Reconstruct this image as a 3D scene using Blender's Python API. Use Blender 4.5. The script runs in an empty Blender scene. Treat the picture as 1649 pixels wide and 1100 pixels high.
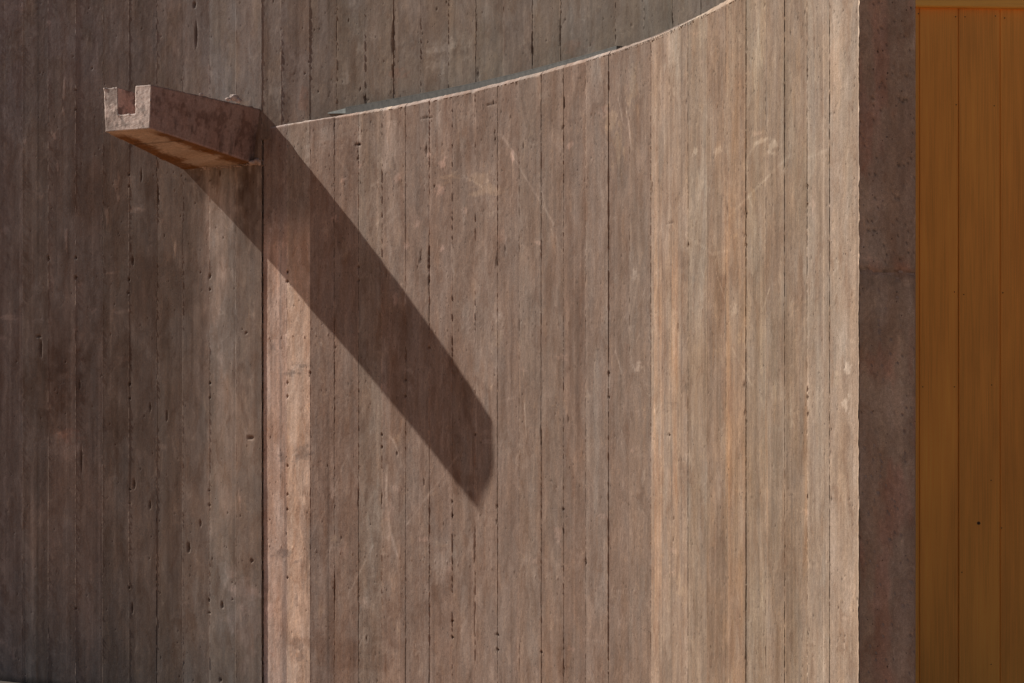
import bpy, math
import numpy as np
from mathutils import Vector

# ------------------------------------------------------------------ camera
SC = bpy.context.scene
COL = SC.collection
EYE = 1.51
cam_d = bpy.data.cameras.new('camera')
cam = bpy.data.objects.new('camera', cam_d)
COL.objects.link(cam)
cam.location = (0, 0, EYE)
cam.rotation_euler = (math.radians(90), 0, 0)
cam_d.sensor_width = 36.0
cam_d.lens = 3890.0 / 1649.0 * 36.0
cam_d.shift_y = 90.0 / 1649.0
cam_d.clip_start = 0.1
cam_d.clip_end = 2000
SC.camera = cam

# ------------------------------------------------------------------ light
SUN = Vector((-0.8019, 0.5974, 0.778)).normalized()
world = bpy.data.worlds.new('World')
SC.world = world
world.use_nodes = True
wn = world.node_tree
wn.nodes.clear()
sky = wn.nodes.new('ShaderNodeTexSky')
sky.sky_type = 'NISHITA'
sky.sun_disc = False
sky.sun_elevation = math.asin(SUN.z)
sky.sun_rotation = math.radians(360 - 53.3)
bg = wn.nodes.new('ShaderNodeBackground')
bg.inputs['Strength'].default_value = 0.05
wo = wn.nodes.new('ShaderNodeOutputWorld')
wn.links.new(sky.outputs[0], bg.inputs[0])
wn.links.new(bg.outputs[0], wo.inputs[0])
sun_d = bpy.data.lights.new('sun', 'SUN')
sun_d.energy = 5.0
sun_d.angle = math.radians(0.53)
sun_d.color = (1.0, 0.93, 0.84)
sun = bpy.data.objects.new('sun', sun_d)
COL.objects.link(sun)
sun.rotation_euler = (-SUN).to_track_quat('-Z', 'Y').to_euler()
sun.location = (-20, 10, 20)

vs = SC.view_settings
vs.view_transform = 'Standard'
vs.look = 'None'
vs.exposure = 0.0
vs.gamma = 1.0
vs.use_curve_mapping = False

# ------------------------------------------------------------------ noise
rs = np.random.RandomState(7)
_LAT = rs.rand(256, 256)
_L3 = rs.rand(64, 64, 64)


def vn(x, y, seed=0):
    """2D value noise, 0..1"""
    x = x + seed * 17.37; y = y + seed * 5.71
    xi = np.floor(x).astype(int); yi = np.floor(y).astype(int)
    fx = x - xi; fy = y - yi
    fx = fx * fx * (3 - 2 * fx); fy = fy * fy * (3 - 2 * fy)
    a = _LAT[xi & 255, yi & 255]; b = _LAT[(xi + 1) & 255, yi & 255]
    c = _LAT[xi & 255, (yi + 1) & 255]; d = _LAT[(xi + 1) & 255, (yi + 1) & 255]
    return (a * (1 - fx) + b * fx) * (1 - fy) + (c * (1 - fx) + d * fx) * fy


def fbm(x, y, seed=0, o=4):
    s = 0; a = 0.5; t = 0
    for k in range(o):
        s = s + a * vn(x * 2 ** k, y * 2 ** k, seed + k * 3); t += a; a *= 0.5
    return s / t


def vn3(p, seed=0):
    p = p + seed * 3.7
    i = np.floor(p).astype(int); f = p - i
    f = f * f * (3 - 2 * f)
    r = 0
    for dx in (0, 1):
        for dy in (0, 1):
            for dz in (0, 1):
                w = (f[..., 0] if dx else 1 - f[..., 0]) * (f[..., 1] if dy else 1 - f[..., 1]) * (f[..., 2] if dz else 1 - f[..., 2])
                r = r + w * _L3[(i[..., 0] + dx) & 63, (i[..., 1] + dy) & 63, (i[..., 2] + dz) & 63]
    return r


def fbm3(p, seed=0, o=3):
    s = 0; a = 0.5; t = 0
    for k in range(o):
        s = s + a * vn3(p * 2 ** k, seed + k); t += a; a *= 0.5
    return s / t


def sm(x, a, b):
    t = np.clip((x - a) / (b - a), 0, 1)
    return t * t * (3 - 2 * t)


def lin(c):
    c = np.array(c, float) / 255.0
    return np.where(c < 0.04045, c / 12.92, ((c + 0.055) / 1.055) ** 2.4)

# ------------------------------------------------------------------ plan of the walls (metres, camera at the origin)
F = 3890.0; CX = 824.5; YH = 640.0
# front face of the curved parapet: board joints
JP = np.array([422, 461, 499, 538, 577, 615, 653, 691, 728, 765, 801, 836, 871, 907, 943, 979, 1014, 1048, 1078, 1108, 1139, 1170, 1201, 1233, 1264, 1300, 1336, 1383.5])
DP = np.array([11.519, 11.363, 11.207, 11.049, 10.889, 10.727, 10.562, 10.395, 10.225, 10.052, 9.877, 9.700, 9.519, 9.337, 9.152, 8.966, 8.777, 8.587, 8.396, 8.203, 8.010, 7.815, 7.620, 7.425, 7.229, 7.034, 6.838, 6.643])
H_TOP = 1.2876 + EYE
XP = (JP - CX) * DP / F
# left part of the tall wall, going left from the root of the parapet
JL = np.array([422, 380, 337, 294, 252, 208, 165, 122, 78, 36, -8, -53])
thL = np.radians([45.6, 44.4, 43.0, 41.6, 40.4, 39.4, 38.8, 38.3, 37.9, 37.7, 37.5])


def step_path(j, D0, th, sgn):
    X = [(j[0] - CX) * D0 / F]; D = [D0]
    for k in range(len(j) - 1):
        t = th[k]; q = (j[k + 1] - CX) / F
        # X0 + s*w*cos = q*(D0 - s*w*sin)
        w = (q * D[-1] - X[-1]) / (sgn * (math.cos(t) + q * math.sin(t)))
        X.append(X[-1] + sgn * w * math.cos(t)); D.append(D[-1] - sgn * w * math.sin(t))
    return np.array(X), np.array(D)


XL, DL = step_path(JL, 11.519, thL, -1)
# tall wall behind the parapet, going right
JB = np.array([422, 453, 498, 542, 587, 633, 677, 722, 766, 811, 857, 903, 947, 991, 1037, 1083, 1129, 1175, 1221, 1267, 1313])
thB = []
X = (422 - CX) * 11.519 / F; D = 11.519
XB = [X]; DB = [D]
for k in range(len(JB) - 1):
    w = 0.2 if k else 0.14
    q = (JB[k + 1] - CX) / F
    lo, hi = 0.3, 1.5
    for _ in range(50):
        t = (lo + hi) / 2
        px = (X + w * math.cos(t)) / (D - w * math.sin(t))
        if px > q: lo = t
        else: hi = t
    X += w * math.cos(t); D -= w * math.sin(t)
    XB.append(X); DB.append(D); thB.append(t)
XB = np.array(XB); DB = np.array(DB)

# arc lengths
def arc(X, D):
    return np.concatenate([[0], np.cumsum(np.hypot(np.diff(X), np.diff(D)))])
UP = arc(XP, DP) + 10.0
UL = 10.0 - arc(XL, DL)
UB = 30.0 + arc(XB, DB)


def px2wall(x, y, which='P'):
    if which == 'P': J, DD, U = JP, DP, UP
    elif which == 'L': J, DD, U = JL[::-1], DL[::-1], UL[::-1]
    else: J, DD, U = JB, DB, UB
    D = np.interp(x, J, DD); u = np.interp(x, J, U)
    return u, (YH - y) * D / F + EYE, F / D

# ------------------------------------------------------------------ materials
def new_mat(name):
    m = bpy.data.materials.new(name); m.use_nodes = True
    nt = m.node_tree; nt.nodes.clear()
    o = nt.nodes.new('ShaderNodeOutputMaterial'); b = nt.nodes.new('ShaderNodeBsdfPrincipled')
    nt.links.new(b.outputs[0], o.inputs[0])
    return m, nt, b


def N(nt, t, **kw):
    n = nt.nodes.new(t)
    for k, v in kw.items():
        if k.startswith('i_'): n.inputs[k[2:].replace('_', ' ')].default_value = v
        else: setattr(n, k, v)
    return n


def math_n(nt, op, a, b=None, c=None):
    n = nt.nodes.new('ShaderNodeMath'); n.operation = op
    for i, v in enumerate((a, b, c)):
        if v is None: continue
        if isinstance(v, (int, float)): n.inputs[i].default_value = v
        else: nt.links.new(v, n.inputs[i])
    return n.outputs[0]


def ramp(nt, v, lo, hi, a=0.0, b=1.0):
    n = nt.nodes.new('ShaderNodeMapRange'); n.inputs[1].default_value = lo; n.inputs[2].default_value = hi
    n.inputs[3].default_value = a; n.inputs[4].default_value = b
    nt.links.new(v, n.inputs[0]); return n.outputs[0]


def vmul(nt, a, b):
    n = nt.nodes.new('ShaderNodeMix'); n.data_type = 'RGBA'; n.blend_type = 'MULTIPLY'; n.inputs[0].default_value = 1
    nt.links.new(a, n.inputs[6]); nt.links.new(b, n.inputs[7]); return n.outputs[2]


def vmix(nt, f, a, b):
    n = nt.nodes.new('ShaderNodeMix'); n.data_type = 'RGBA'
    if isinstance(f, float): n.inputs[0].default_value = f
    else: nt.links.new(f, n.inputs[0])
    for i, v in ((6, a), (7, b)):
        if isinstance(v, tuple): n.inputs[i].default_value = v
        else: nt.links.new(v, n.inputs[i])
    return n.outputs[2]


def rgbn(nt, c):
    n = nt.nodes.new('ShaderNodeRGB'); n.outputs[0].default_value = (*c, 1); return n.outputs[0]


def concrete(name, coord='UV', grain=1.0, streak=1.0, pits=1.0, cloud=1.0):
    m, nt, b = new_mat(name)
    tc = N(nt, 'ShaderNodeTexCoord'); L = nt.links.new
    oi = N(nt, 'ShaderNodeObjectInfo')
    at = N(nt, 'ShaderNodeAttribute', attribute_name='tint')
    src = tc.outputs[coord]
    # every board cast its own grain: shift the pattern by the object's random number
    def mapped(sx, sy, sz=1.0, seed=0.0):
        mp = N(nt, 'ShaderNodeMapping'); mp.inputs['Scale'].default_value = (sx, sy, sz)
        mp.inputs['Location'].default_value = (seed, seed * 1.7, 0)
        L(src, mp.inputs[0]); return mp.outputs[0]
    def noise(vec, sc, det=4.0, rough=0.6, w=None):
        n = N(nt, 'ShaderNodeTexNoise', noise_dimensions='4D'); n.inputs['Scale'].default_value = sc
        n.inputs['Detail'].default_value = det; n.inputs['Roughness'].default_value = rough
        L(vec, n.inputs['Vector'])
        if w is not None: L(w, n.inputs['W'])
        return n.outputs['Fac']
    wr = math_n(nt, 'MULTIPLY', oi.outputs['Random'], 37.0)
    vert = (1.0, 0.035) if coord == 'UV' else (1.0, 1.0)
    st1 = noise(mapped(1.0, 0.03, 1.0), 55.0, 4.0, 0.62, wr)          # long board streaks
    st2 = noise(mapped(1.0, 0.05, 1.0, 3.0), 260.0, 3.0, 0.6, wr)     # fine wood grain
    bl = noise(mapped(1.0, 0.55, 1.0, 5.0), 7.0, 6.0, 0.62)           # broad blotches over several boards
    bl2 = noise(mapped(1.0, 0.35, 1.0, 9.0), 22.0, 6.0, 0.68, wr)
    gr = noise(mapped(1.0, 1.0, 1.0, 1.0), 300.0, 2.0, 0.7)
    gr2 = noise(mapped(1.0, 0.8, 1.0, 2.0), 110.0, 4.0, 0.75)
    base = vmul(nt, oi.outputs['Color'], at.outputs['Color'])
    k = ramp(nt, st1, 0.25, 0.75, 1 - 0.20 * streak, 1 + 0.18 * streak)
    k = math_n(nt, 'MULTIPLY', k, ramp(nt, st2, 0.25, 0.75, 1 - 0.09 * streak, 1 + 0.09 * streak))
    k = math_n(nt, 'MULTIPLY', k, ramp(nt, bl, 0.3, 0.7, 0.86, 1.15))
    k = math_n(nt, 'MULTIPLY', k, ramp(nt, bl2, 0.3, 0.7, 0.88, 1.13))
    k = math_n(nt, 'MULTIPLY', k, ramp(nt, gr, 0.25, 0.75, 1 - 0.24 * grain, 1 + 0.24 * grain))
    k = math_n(nt, 'MULTIPLY', k, ramp(nt, gr2, 0.25, 0.75, 1 - 0.26 * grain, 1 + 0.26 * grain))
    kc = N(nt, 'ShaderNodeCombineColor'); [L(k, kc.inputs[i]) for i in range(3)]
    c = vmul(nt, base, kc.outputs[0])
    # greyer cement laitance against pinker pigment
    gy = noise(mapped(1.0, 0.3, 1.0, 12.0), 12.0, 6.0, 0.65)
    hsv = N(nt, 'ShaderNodeHueSaturation'); L(c, hsv.inputs['Color'])
    L(ramp(nt, gy, 0.35, 0.68, 1.12, 0.84), hsv.inputs['Saturation'])
    L(ramp(nt, gy, 0.35, 0.68, 0.95, 1.06), hsv.inputs['Value'])
    c = hsv.outputs[0]
    # bug holes: small, the shade of their depth painted dark
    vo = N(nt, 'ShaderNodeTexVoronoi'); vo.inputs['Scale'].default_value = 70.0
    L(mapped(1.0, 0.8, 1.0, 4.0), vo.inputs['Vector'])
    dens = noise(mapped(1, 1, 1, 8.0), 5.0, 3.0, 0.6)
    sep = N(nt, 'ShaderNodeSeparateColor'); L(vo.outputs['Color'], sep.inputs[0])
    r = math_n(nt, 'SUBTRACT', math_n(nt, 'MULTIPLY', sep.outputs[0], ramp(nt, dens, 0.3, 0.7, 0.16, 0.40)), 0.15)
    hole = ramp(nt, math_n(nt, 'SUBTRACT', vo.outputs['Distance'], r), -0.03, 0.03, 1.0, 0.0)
    # warped clouds of laitance, scuffs and paste with fairly crisp borders
    wv = N(nt, 'ShaderNodeTexNoise'); wv.inputs['Scale'].default_value = 9.0; wv.inputs['Detail'].default_value = 3.0
    L(mapped(1.0, 0.7, 1.0, 21.0), wv.inputs['Vector'])
    wa = N(nt, 'ShaderNodeVectorMath', operation='MULTIPLY_ADD'); L(wv.outputs['Color'], wa.inputs[0]); wa.inputs[1].default_value = (0.16, 0.22, 0); L(mapped(1.0, 0.45, 1.0, 31.0), wa.inputs[2])
    cl = noise(wa.outputs[0], 13.0, 7.0, 0.66)
    cl2 = noise(wa.outputs[0], 34.0, 5.0, 0.7, wr)
    c = vmix(nt, ramp(nt, cl, 0.50, 0.60, 0.0, 0.85 * cloud), c, vmul(nt, c, rgbn(nt, (1.22, 1.24, 1.25))))
    c = vmix(nt, ramp(nt, cl, 0.47, 0.40, 0.0, 0.85 * cloud), c, vmul(nt, c, rgbn(nt, (0.86, 0.80, 0.76))))
    c = vmix(nt, ramp(nt, cl2, 0.56, 0.66, 0.0, 0.8 * cloud), c, vmul(nt, c, rgbn(nt, (1.22, 1.20, 1.14))))
    c = vmix(nt, ramp(nt, cl2, 0.42, 0.34, 0.0, 0.8 * cloud), c, vmul(nt, c, rgbn(nt, (0.82, 0.80, 0.80))))
    # hair thin scuffs
    vs_ = N(nt, 'ShaderNodeTexVoronoi', feature='DISTANCE_TO_EDGE'); vs_.inputs['Scale'].default_value = 5.5
    L(wa.outputs[0], vs_.inputs['Vector'])
    scm = math_n(nt, 'MULTIPLY', ramp(nt, vs_.outputs['Distance'], 0.0, 0.012, 1.0, 0.0), ramp(nt, noise(mapped(1, 1, 1, 41.0), 11.0, 3.0), 0.50, 0.60))
    c = vmix(nt, math_n(nt, 'MULTIPLY', scm, 0.55 * cloud), c, vmul(nt, c, rgbn(nt, (1.4, 1.5, 1.55))))
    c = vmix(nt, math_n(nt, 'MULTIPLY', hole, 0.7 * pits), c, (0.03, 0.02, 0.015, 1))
    L(c, b.inputs['Base Color'])
    b.inputs['Roughness'].default_value = 0.88
    b.inputs['Specular IOR Level'].default_value = 0.25
    # relief
    h = math_n(nt, 'MULTIPLY', st2, 0.0006 * streak)
    h = math_n(nt, 'ADD', h, math_n(nt, 'MULTIPLY', st1, 0.0012 * streak))
    h = math_n(nt, 'ADD', h, math_n(nt, 'MULTIPLY', gr2, 0.0016 * grain))
    h = math_n(nt, 'ADD', h, math_n(nt, 'MULTIPLY', gr, 0.0004 * grain))
    h = math_n(nt, 'SUBTRACT', h, math_n(nt, 'MULTIPLY', hole, 0.0025 * pits))
    bp = N(nt, 'ShaderNodeBump'); bp.inputs['Strength'].default_value = 0.55; bp.inputs['Distance'].default_value = 1.0
    L(h, bp.inputs['Height']); L(bp.outputs[0], b.inputs['Normal'])
    return m


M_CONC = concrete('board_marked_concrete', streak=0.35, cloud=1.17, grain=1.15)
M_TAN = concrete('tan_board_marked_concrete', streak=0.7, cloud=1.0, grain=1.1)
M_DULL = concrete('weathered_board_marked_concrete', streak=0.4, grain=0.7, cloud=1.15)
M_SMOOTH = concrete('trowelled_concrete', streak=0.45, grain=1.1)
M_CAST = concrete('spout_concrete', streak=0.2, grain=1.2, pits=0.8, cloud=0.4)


def wood_mat():
    m, nt, b = new_mat('varnished_timber'); L = nt.links.new
    tc = N(nt, 'ShaderNodeTexCoord'); oi = N(nt, 'ShaderNodeObjectInfo')
    at = N(nt, 'ShaderNodeAttribute', attribute_name='tint')
    wr = math_n(nt, 'MULTIPLY', oi.outputs['Random'], 91.0)
    def noise(sx, sy, sc, det, rough=0.55, dist=0.0):
        mp = N(nt, 'ShaderNodeMapping'); mp.inputs['Scale'].default_value = (sx, sy, 1); L(tc.outputs['UV'], mp.inputs[0])
        n = N(nt, 'ShaderNodeTexNoise', noise_dimensions='4D'); n.inputs['Scale'].default_value = sc; n.inputs['Detail'].default_value = det
        n.inputs['Roughness'].default_value = rough; n.inputs['Distortion'].default_value = dist
        L(mp.outputs[0], n.inputs['Vector']); L(wr, n.inputs['W']); return n.outputs['Fac']
    g1 = noise(1, 0.04, 40, 4, 0.6, 0.4); g2 = noise(1, 0.02, 240, 3, 0.6); g3 = noise(1, 0.25, 5, 3)
    g4 = noise(1, 1, 500, 1)
    k = ramp(nt, g1, 0.3, 0.7, 0.89, 1.10)
    k = math_n(nt, 'MULTIPLY', k, ramp(nt, g2, 0.3, 0.7, 0.88, 1.12))
    k = math_n(nt, 'MULTIPLY', k, ramp(nt, g3, 0.3, 0.7, 0.84, 1.14))
    k = math_n(nt, 'MULTIPLY', k, ramp(nt, g4, 0.3, 0.7, 0.97, 1.03))
    kc = N(nt, 'ShaderNodeCombineColor'); [L(k, kc.inputs[i]) for i in range(3)]
    c = vmul(nt, vmul(nt, oi.outputs['Color'], at.outputs['Color']), kc.outputs[0])
    hsv = N(nt, 'ShaderNodeHueSaturation'); L(c, hsv.inputs['Color'])
    L(ramp(nt, g3, 0.3, 0.7, 0.498, 0.502), hsv.inputs['Hue'])
    L(hsv.outputs[0], b.inputs['Base Color'])
    b.inputs['Roughness'].default_value = 0.55
    b.inputs['Specular IOR Level'].default_value = 0.25
    bp = N(nt, 'ShaderNodeBump'); bp.inputs['Strength'].default_value = 0.3; bp.inputs['Distance'].default_value = 0.0006
    L(math_n(nt, 'ADD', g1, g2), bp.inputs['Height']); L(bp.outputs[0], b.inputs['Normal'])
    return m


M_WOOD = wood_mat()


def steel_mat():
    m, nt, b = new_mat('galvanised_steel'); L = nt.links.new
    tc = N(nt, 'ShaderNodeTexCoord'); oi = N(nt, 'ShaderNodeObjectInfo')
    n = N(nt, 'ShaderNodeTexNoise'); n.inputs['Scale'].default_value = 45; n.inputs['Detail'].default_value = 5
    L(tc.outputs['Object'], n.inputs['Vector'])
    kc = N(nt, 'ShaderNodeCombineColor'); k = ramp(nt, n.outputs['Fac'], 0.3, 0.7, 0.75, 1.2); [L(k, kc.inputs[i]) for i in range(3)]
    L(vmul(nt, oi.outputs['Color'], kc.outputs[0]), b.inputs['Base Color'])
    b.inputs['Metallic'].default_value = 0.1; b.inputs['Roughness'].default_value = 0.7; b.inputs['Specular IOR Level'].default_value = 0.2
    return m


M_STEEL = steel_mat()


def ground_mat():
    m, nt, b = new_mat('red_earth_paving'); L = nt.links.new
    tc = N(nt, 'ShaderNodeTexCoord')
    a = N(nt, 'ShaderNodeTexNoise'); a.inputs['Scale'].default_value = 1.3; a.inputs['Detail'].default_value = 8
    f = N(nt, 'ShaderNodeTexNoise'); f.inputs['Scale'].default_value = 60; f.inputs['Detail'].default_value = 4
    L(tc.outputs['Object'], a.inputs['Vector']); L(tc.outputs['Object'], f.inputs['Vector'])
    c = vmix(nt, ramp(nt, a.outputs['Fac'], 0.35, 0.65), (0.31, 0.17, 0.09, 1), (0.38, 0.215, 0.12, 1))
    c = vmix(nt, ramp(nt, f.outputs['Fac'], 0.4, 0.75, 0.0, 0.5), c, (0.27, 0.14, 0.075, 1))
    L(c, b.inputs['Base Color']); b.inputs['Roughness'].default_value = 0.95
    bp = N(nt, 'ShaderNodeBump'); bp.inputs['Distance'].default_value = 0.004; L(f.outputs['Fac'], bp.inputs['Height']); L(bp.outputs[0], b.inputs['Normal'])
    return m


M_GROUND = ground_mat()

# ------------------------------------------------------------------ mesh helpers
def mesh_obj(name, co, quads, mat, parent=None, uv=None, tint=None, smooth=True, color=None, label=None):
    me = bpy.data.meshes.new(name)
    co = np.asarray(co, np.float32).reshape(-1, 3); quads = np.asarray(quads, np.int32).reshape(-1, 4)
    me.vertices.add(len(co)); me.vertices.foreach_set('co', co.ravel())
    me.loops.add(quads.size); me.loops.foreach_set('vertex_index', quads.ravel())
    me.polygons.add(len(quads)); me.polygons.foreach_set('loop_start', np.arange(0, quads.size, 4, dtype=np.int32))
    me.polygons.foreach_set('use_smooth', np.full(len(quads), smooth))
    if uv is not None:
        l = me.uv_layers.new(name='UVMap'); l.data.foreach_set('uv', np.asarray(uv, np.float32)[quads.ravel()].ravel())
    a = me.color_attributes.new('tint', 'FLOAT_COLOR', 'POINT')
    t = np.ones((len(co), 4), np.float32)
    if tint is not None: t[:, :3] = tint
    a.data.foreach_set('color', t.ravel())
    me.update(calc_edges=True); me.validate()
    me.materials.append(mat)
    o = bpy.data.objects.new(name, me); COL.objects.link(o)
    if parent: o.parent = parent
    if color is not None: o.color = (*color, 1)
    if label: o['label'] = label
    return o


def thing(name, label, cat, loc=(0, 0, 0), group=None):
    o = bpy.data.objects.new(name, None); COL.objects.link(o)
    o.empty_display_size = 0.2
    o.location = loc
    o['label'] = label; o['category'] = cat
    if group: o['group'] = group
    return o


def put(o, parent):
    """parent with the thing's base at its own location; meshes are in world metres"""
    o.parent = parent
    o.matrix_parent_inverse = parent.matrix_world.inverted() if False else o.matrix_parent_inverse
    return o


def gridquads(nr, nc):
    i = np.arange(nr - 1)[:, None] * nc + np.arange(nc - 1)[None]
    return np.stack([i, i + 1, i + nc + 1, i + nc], -1).reshape(-1, 4)

# ------------------------------------------------------------------ marks on the concrete (u = metres along the wall, z = height)
MARKS = []      # (u, z, ru, rz, colour factor, strength, height mm, edge noise)


def mark(px, py, rx, ry, col, strength=1.0, h=0.0, which='P', rag=0.9, ang=0.0):
    u, z, s = px2wall(px, py, which)
    # foreshortening: pixels per metre along the wall
    J, U = {'P': (JP, UP), 'L': (JL[::-1], UL[::-1]), 'B': (JB, UB)}[which]
    k = (np.interp(px + 4, J, U) - np.interp(px - 4, J, U)) / 8.0
    MARKS.append((u, z, rx * k, ry / s, np.array(col, float), strength, h * 0.001, rag, ang))


def line(x0, y0, x1, y1, wpx, col, strength=1.0, h=0.0, which='P', bend=0.0):
    n = max(2, int(math.hypot(x1 - x0, y1 - y0) / 3))
    L = math.hypot(x1 - x0, y1 - y0)
    for t in np.linspace(0, 1, n):
        b = bend * 4 * t * (1 - t)
        fade = 0.4 + 0.6 * vn(np.array([t * 6]), np.array([x0 * .1]))[0]
        mark(x0 + (x1 - x0) * t - (y1 - y0) / L * b, y0 + (y1 - y0) * t + (x1 - x0) / L * b, wpx, 3.2, col, strength * fade, h, which, 0.0)


PALE = (1.55, 1.68, 1.78); PINK = (1.58, 1.55, 1.60); TAN = (1.45, 1.46, 1.34); DARK = (0.30, 0.25, 0.22); BROWN = (0.72, 0.62, 0.55); GREY = (1.12, 1.20, 1.25)
# parapet
for a in [(712, 263, 5, 8), (708, 307, 6, 7), (552, 290, 5, 5), (640, 287, 5, 9), (825, 250, 3, 9), (918, 233, 4, 5), (672, 358, 5, 6), (580, 268, 3, 4), (655, 395, 4, 5), (713, 400, 4, 6), (1028, 590, 6, 7), (690, 248, 3, 4), (540, 352, 4, 5), (748, 342, 4, 6), (866, 392, 4, 3), (1226, 226, 14, 4), (1245, 235, 8, 10), (1120, 245, 4, 8), (1365, 590, 6, 9), (1362, 650, 6, 10), (1022, 440, 4, 8), (638, 480, 4, 8)]:
    mark(*a, PALE if a[0] > 1000 else PINK, 1.0)
for a in [(783, 305, 22, 9), (772, 285, 12, 10), (725, 285, 12, 6), (985, 190, 8, 20), (1020, 150, 8, 28), (995, 240, 7, 30)]:
    mark(*a, TAN, 0.7, rag=1.0)
for a in [(877, 158, 9, 8), (747, 190, 8, 5), (960, 110, 10, 26), (1000, 130, 6, 30), (745, 230, 6, 8), (1130, 60, 7, 40), (1215, 90, 8, 50), (515, 230, 15, 14), (545, 205, 30, 16), (605, 640, 8, 50), (560, 960, 35, 70), (600, 850, 20, 60), (700, 900, 22, 26), (735, 880, 12, 20), (820, 720, 12, 20), (955, 720, 10, 100), (745, 500, 10, 20), (790, 345, 14, 8)]:
    mark(*a, GREY, 0.8, rag=1.0)
for a in [(560, 690, 18, 60), (520, 760, 14, 110), (640, 650, 14, 80), (600, 1010, 40, 50), (700, 950, 30, 40), (745, 780, 16, 16), (760, 220, 14, 22), (880, 480, 14, 80), (570, 1050, 60, 30), (740, 620, 20, 60), (1290, 470, 12, 40), (1245, 430, 16, 60), (1160, 480, 8, 60), (930, 560, 10, 130), (640, 540, 20, 90), (1100, 420, 10, 30)]:
    mark(*a, BROWN, 0.5, rag=1.0)
# thin light scratches
for a in [(823, 247, 893, 363, .9), (808, 218, 833, 255, 1.2), (1271, 252, 1212, 309, .9), (1210, 312, 1172, 352, .7), (738, 733, 655, 845, .8), (640, 838, 656, 842, .7), (556, 742, 538, 775, .7), (552, 752, 534, 800, .6), (560, 735, 575, 731, .6), (600, 880, 560, 960, .7), (515, 830, 500, 870, .6), (543, 255, 566, 285, .8), (606, 360, 640, 330, .6), (612, 372, 642, 345, .6), (845, 650, 848, 705, 1.0), (800, 648, 830, 640, 1.2), (745, 283, 775, 300, 1.0), (995, 160, 1003, 200, 1.0), (1008, 175, 1018, 240, .9), (1205, 250, 1215, 235, .8), (1115, 385, 1150, 410, .8), (1150, 410, 1175, 402, .8), (1120, 170, 1140, 190, .7), (1155, 440, 1168, 480, .8), (1240, 465, 1228, 500, .8), (1300, 255, 1335, 240, .8), (470, 735, 485, 722, .9), (870, 300, 880, 340, .7), (990, 565, 1000, 600, .8), (985, 950, 1010, 955, .8), (940, 1030, 975, 1034, .8), (670, 1040, 700, 1032, .7), (610, 1010, 640, 985, .6), (525, 900, 535, 880, .8), (1180, 560, 1210, 620, .7)]:
    line(*a[:4], a[4] * 1.3, PALE, 0.7, 0.25)
line(640, 895, 625, 750, 2.6, PALE, 0.5, 0.1, bend=-8)
line(642, 735, 625, 700, 1.8, PALE, 0.6, 0.1, bend=4)
line(592, 585, 608, 590, 1.0, PALE, 0.6, 0.1, bend=-4)
line(600, 880, 560, 735, 1.5, GREY, 0.5, 0, bend=6)
r5 = np.random.RandomState(11)
for _ in range(240):      # stray scuffs and scratches left by the formwork
    x = 440 + 930 * r5.rand(); y0_ = np.interp(x, [430, 800, 1000, 1165, 1400], [210, 140, 78, 5, 0]); y = y0_ + 20 + (1080 - y0_) * r5.rand()
    a_ = r5.choice([-1, 1]) * (0.6 + 0.9 * r5.rand()); l_ = 6 + 26 * r5.rand() ** 2
    line(x, y, x + l_ * math.cos(a_), y + l_ * math.sin(a_), 0.7 + 0.5 * r5.rand(), PALE, 0.25 + 0.35 * r5.rand(), 0.15, bend=l_ * 0.25 * r5.randn())
for _ in range(120):       # dabs of lighter paste
    x = 440 + 930 * r5.rand(); y0_ = np.interp(x, [430, 800, 1000, 1165, 1400], [210, 140, 78, 5, 0]); y = y0_ + 15 + (1080 - y0_) * r5.rand()
    mark(x, y, 2 + 5 * r5.rand(), 3 + 12 * r5.rand() ** 2, [PALE, PINK, GREY, TAN][r5.randint(4)], 0.3 + 0.35 * r5.rand(), 0.1, rag=1.3)
for _ in range(90):       # the same on the shaded wall, fainter
    mark(420 * r5.rand(), 1090 * r5.rand(), 1.5 + 7 * r5.rand(), 2 + 16 * r5.rand() ** 2, [PALE, PINK, GREY][r5.randint(3)], 0.15 + 0.25 * r5.rand(), 0.05, which='L', rag=1.4)
for _ in range(42):       # runs of lime and dirt below the top edge
    x = 440 + 900 * r5.rand(); y0_ = np.interp(x, [430, 800, 1000, 1165, 1400], [210, 140, 78, 5, -60]); l_ = 18 + 60 * r5.rand()
    mark(x, y0_ + l_ * 0.7, 2 + 5 * r5.rand(), l_, [PALE, GREY, GREY, BROWN][r5.randint(4)], 0.25 + 0.3 * r5.rand(), 0, rag=0.7)
for a in [(1290, 905, 22, 8), (1245, 795, 30, 6), (1370, 990, 10, 12), (1320, 1080, 9, 26), (1310, 1020, 8, 60), (1345, 140, 8, 90), (1240, 40, 6, 34), (1120, 40, 6, 30), (1130, 280, 9, 60), (1105, 330, 8, 30)]:
    mark(*a, (1.22, 1.22, 1.22), 0.6, rag=1.2)
for a in [(1065, 600, 4, 300), (1088, 700, 5, 260), (1172, 560, 4, 240), (1234, 620, 3, 160), (1297, 780, 3, 120), (1057, 900, 5, 160)]:
    mark(*a, (1.18, 1.08, 0.98), 0.7, rag=1.0)
for a in [(1075, 560, 3, 120), (1110, 640, 5, 120), (1265, 560, 12, 120), (1255, 820, 14, 140), (1170, 900, 10, 140), (1140, 940, 6, 100), (1060, 470, 4, 50), (1120, 770, 5, 90)]:
    mark(*a, (0.80, 0.76, 0.72), 0.5, rag=1.2)
for a in [(1056, 520, 2.5, 420), (1085, 560, 6, 330), (1176, 760, 3, 260), (1236, 820, 2.5, 220), (1300, 800, 2.2, 200)]:
    mark(*a, (1.22, 1.17, 1.12), 0.8, rag=0.6)
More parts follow.
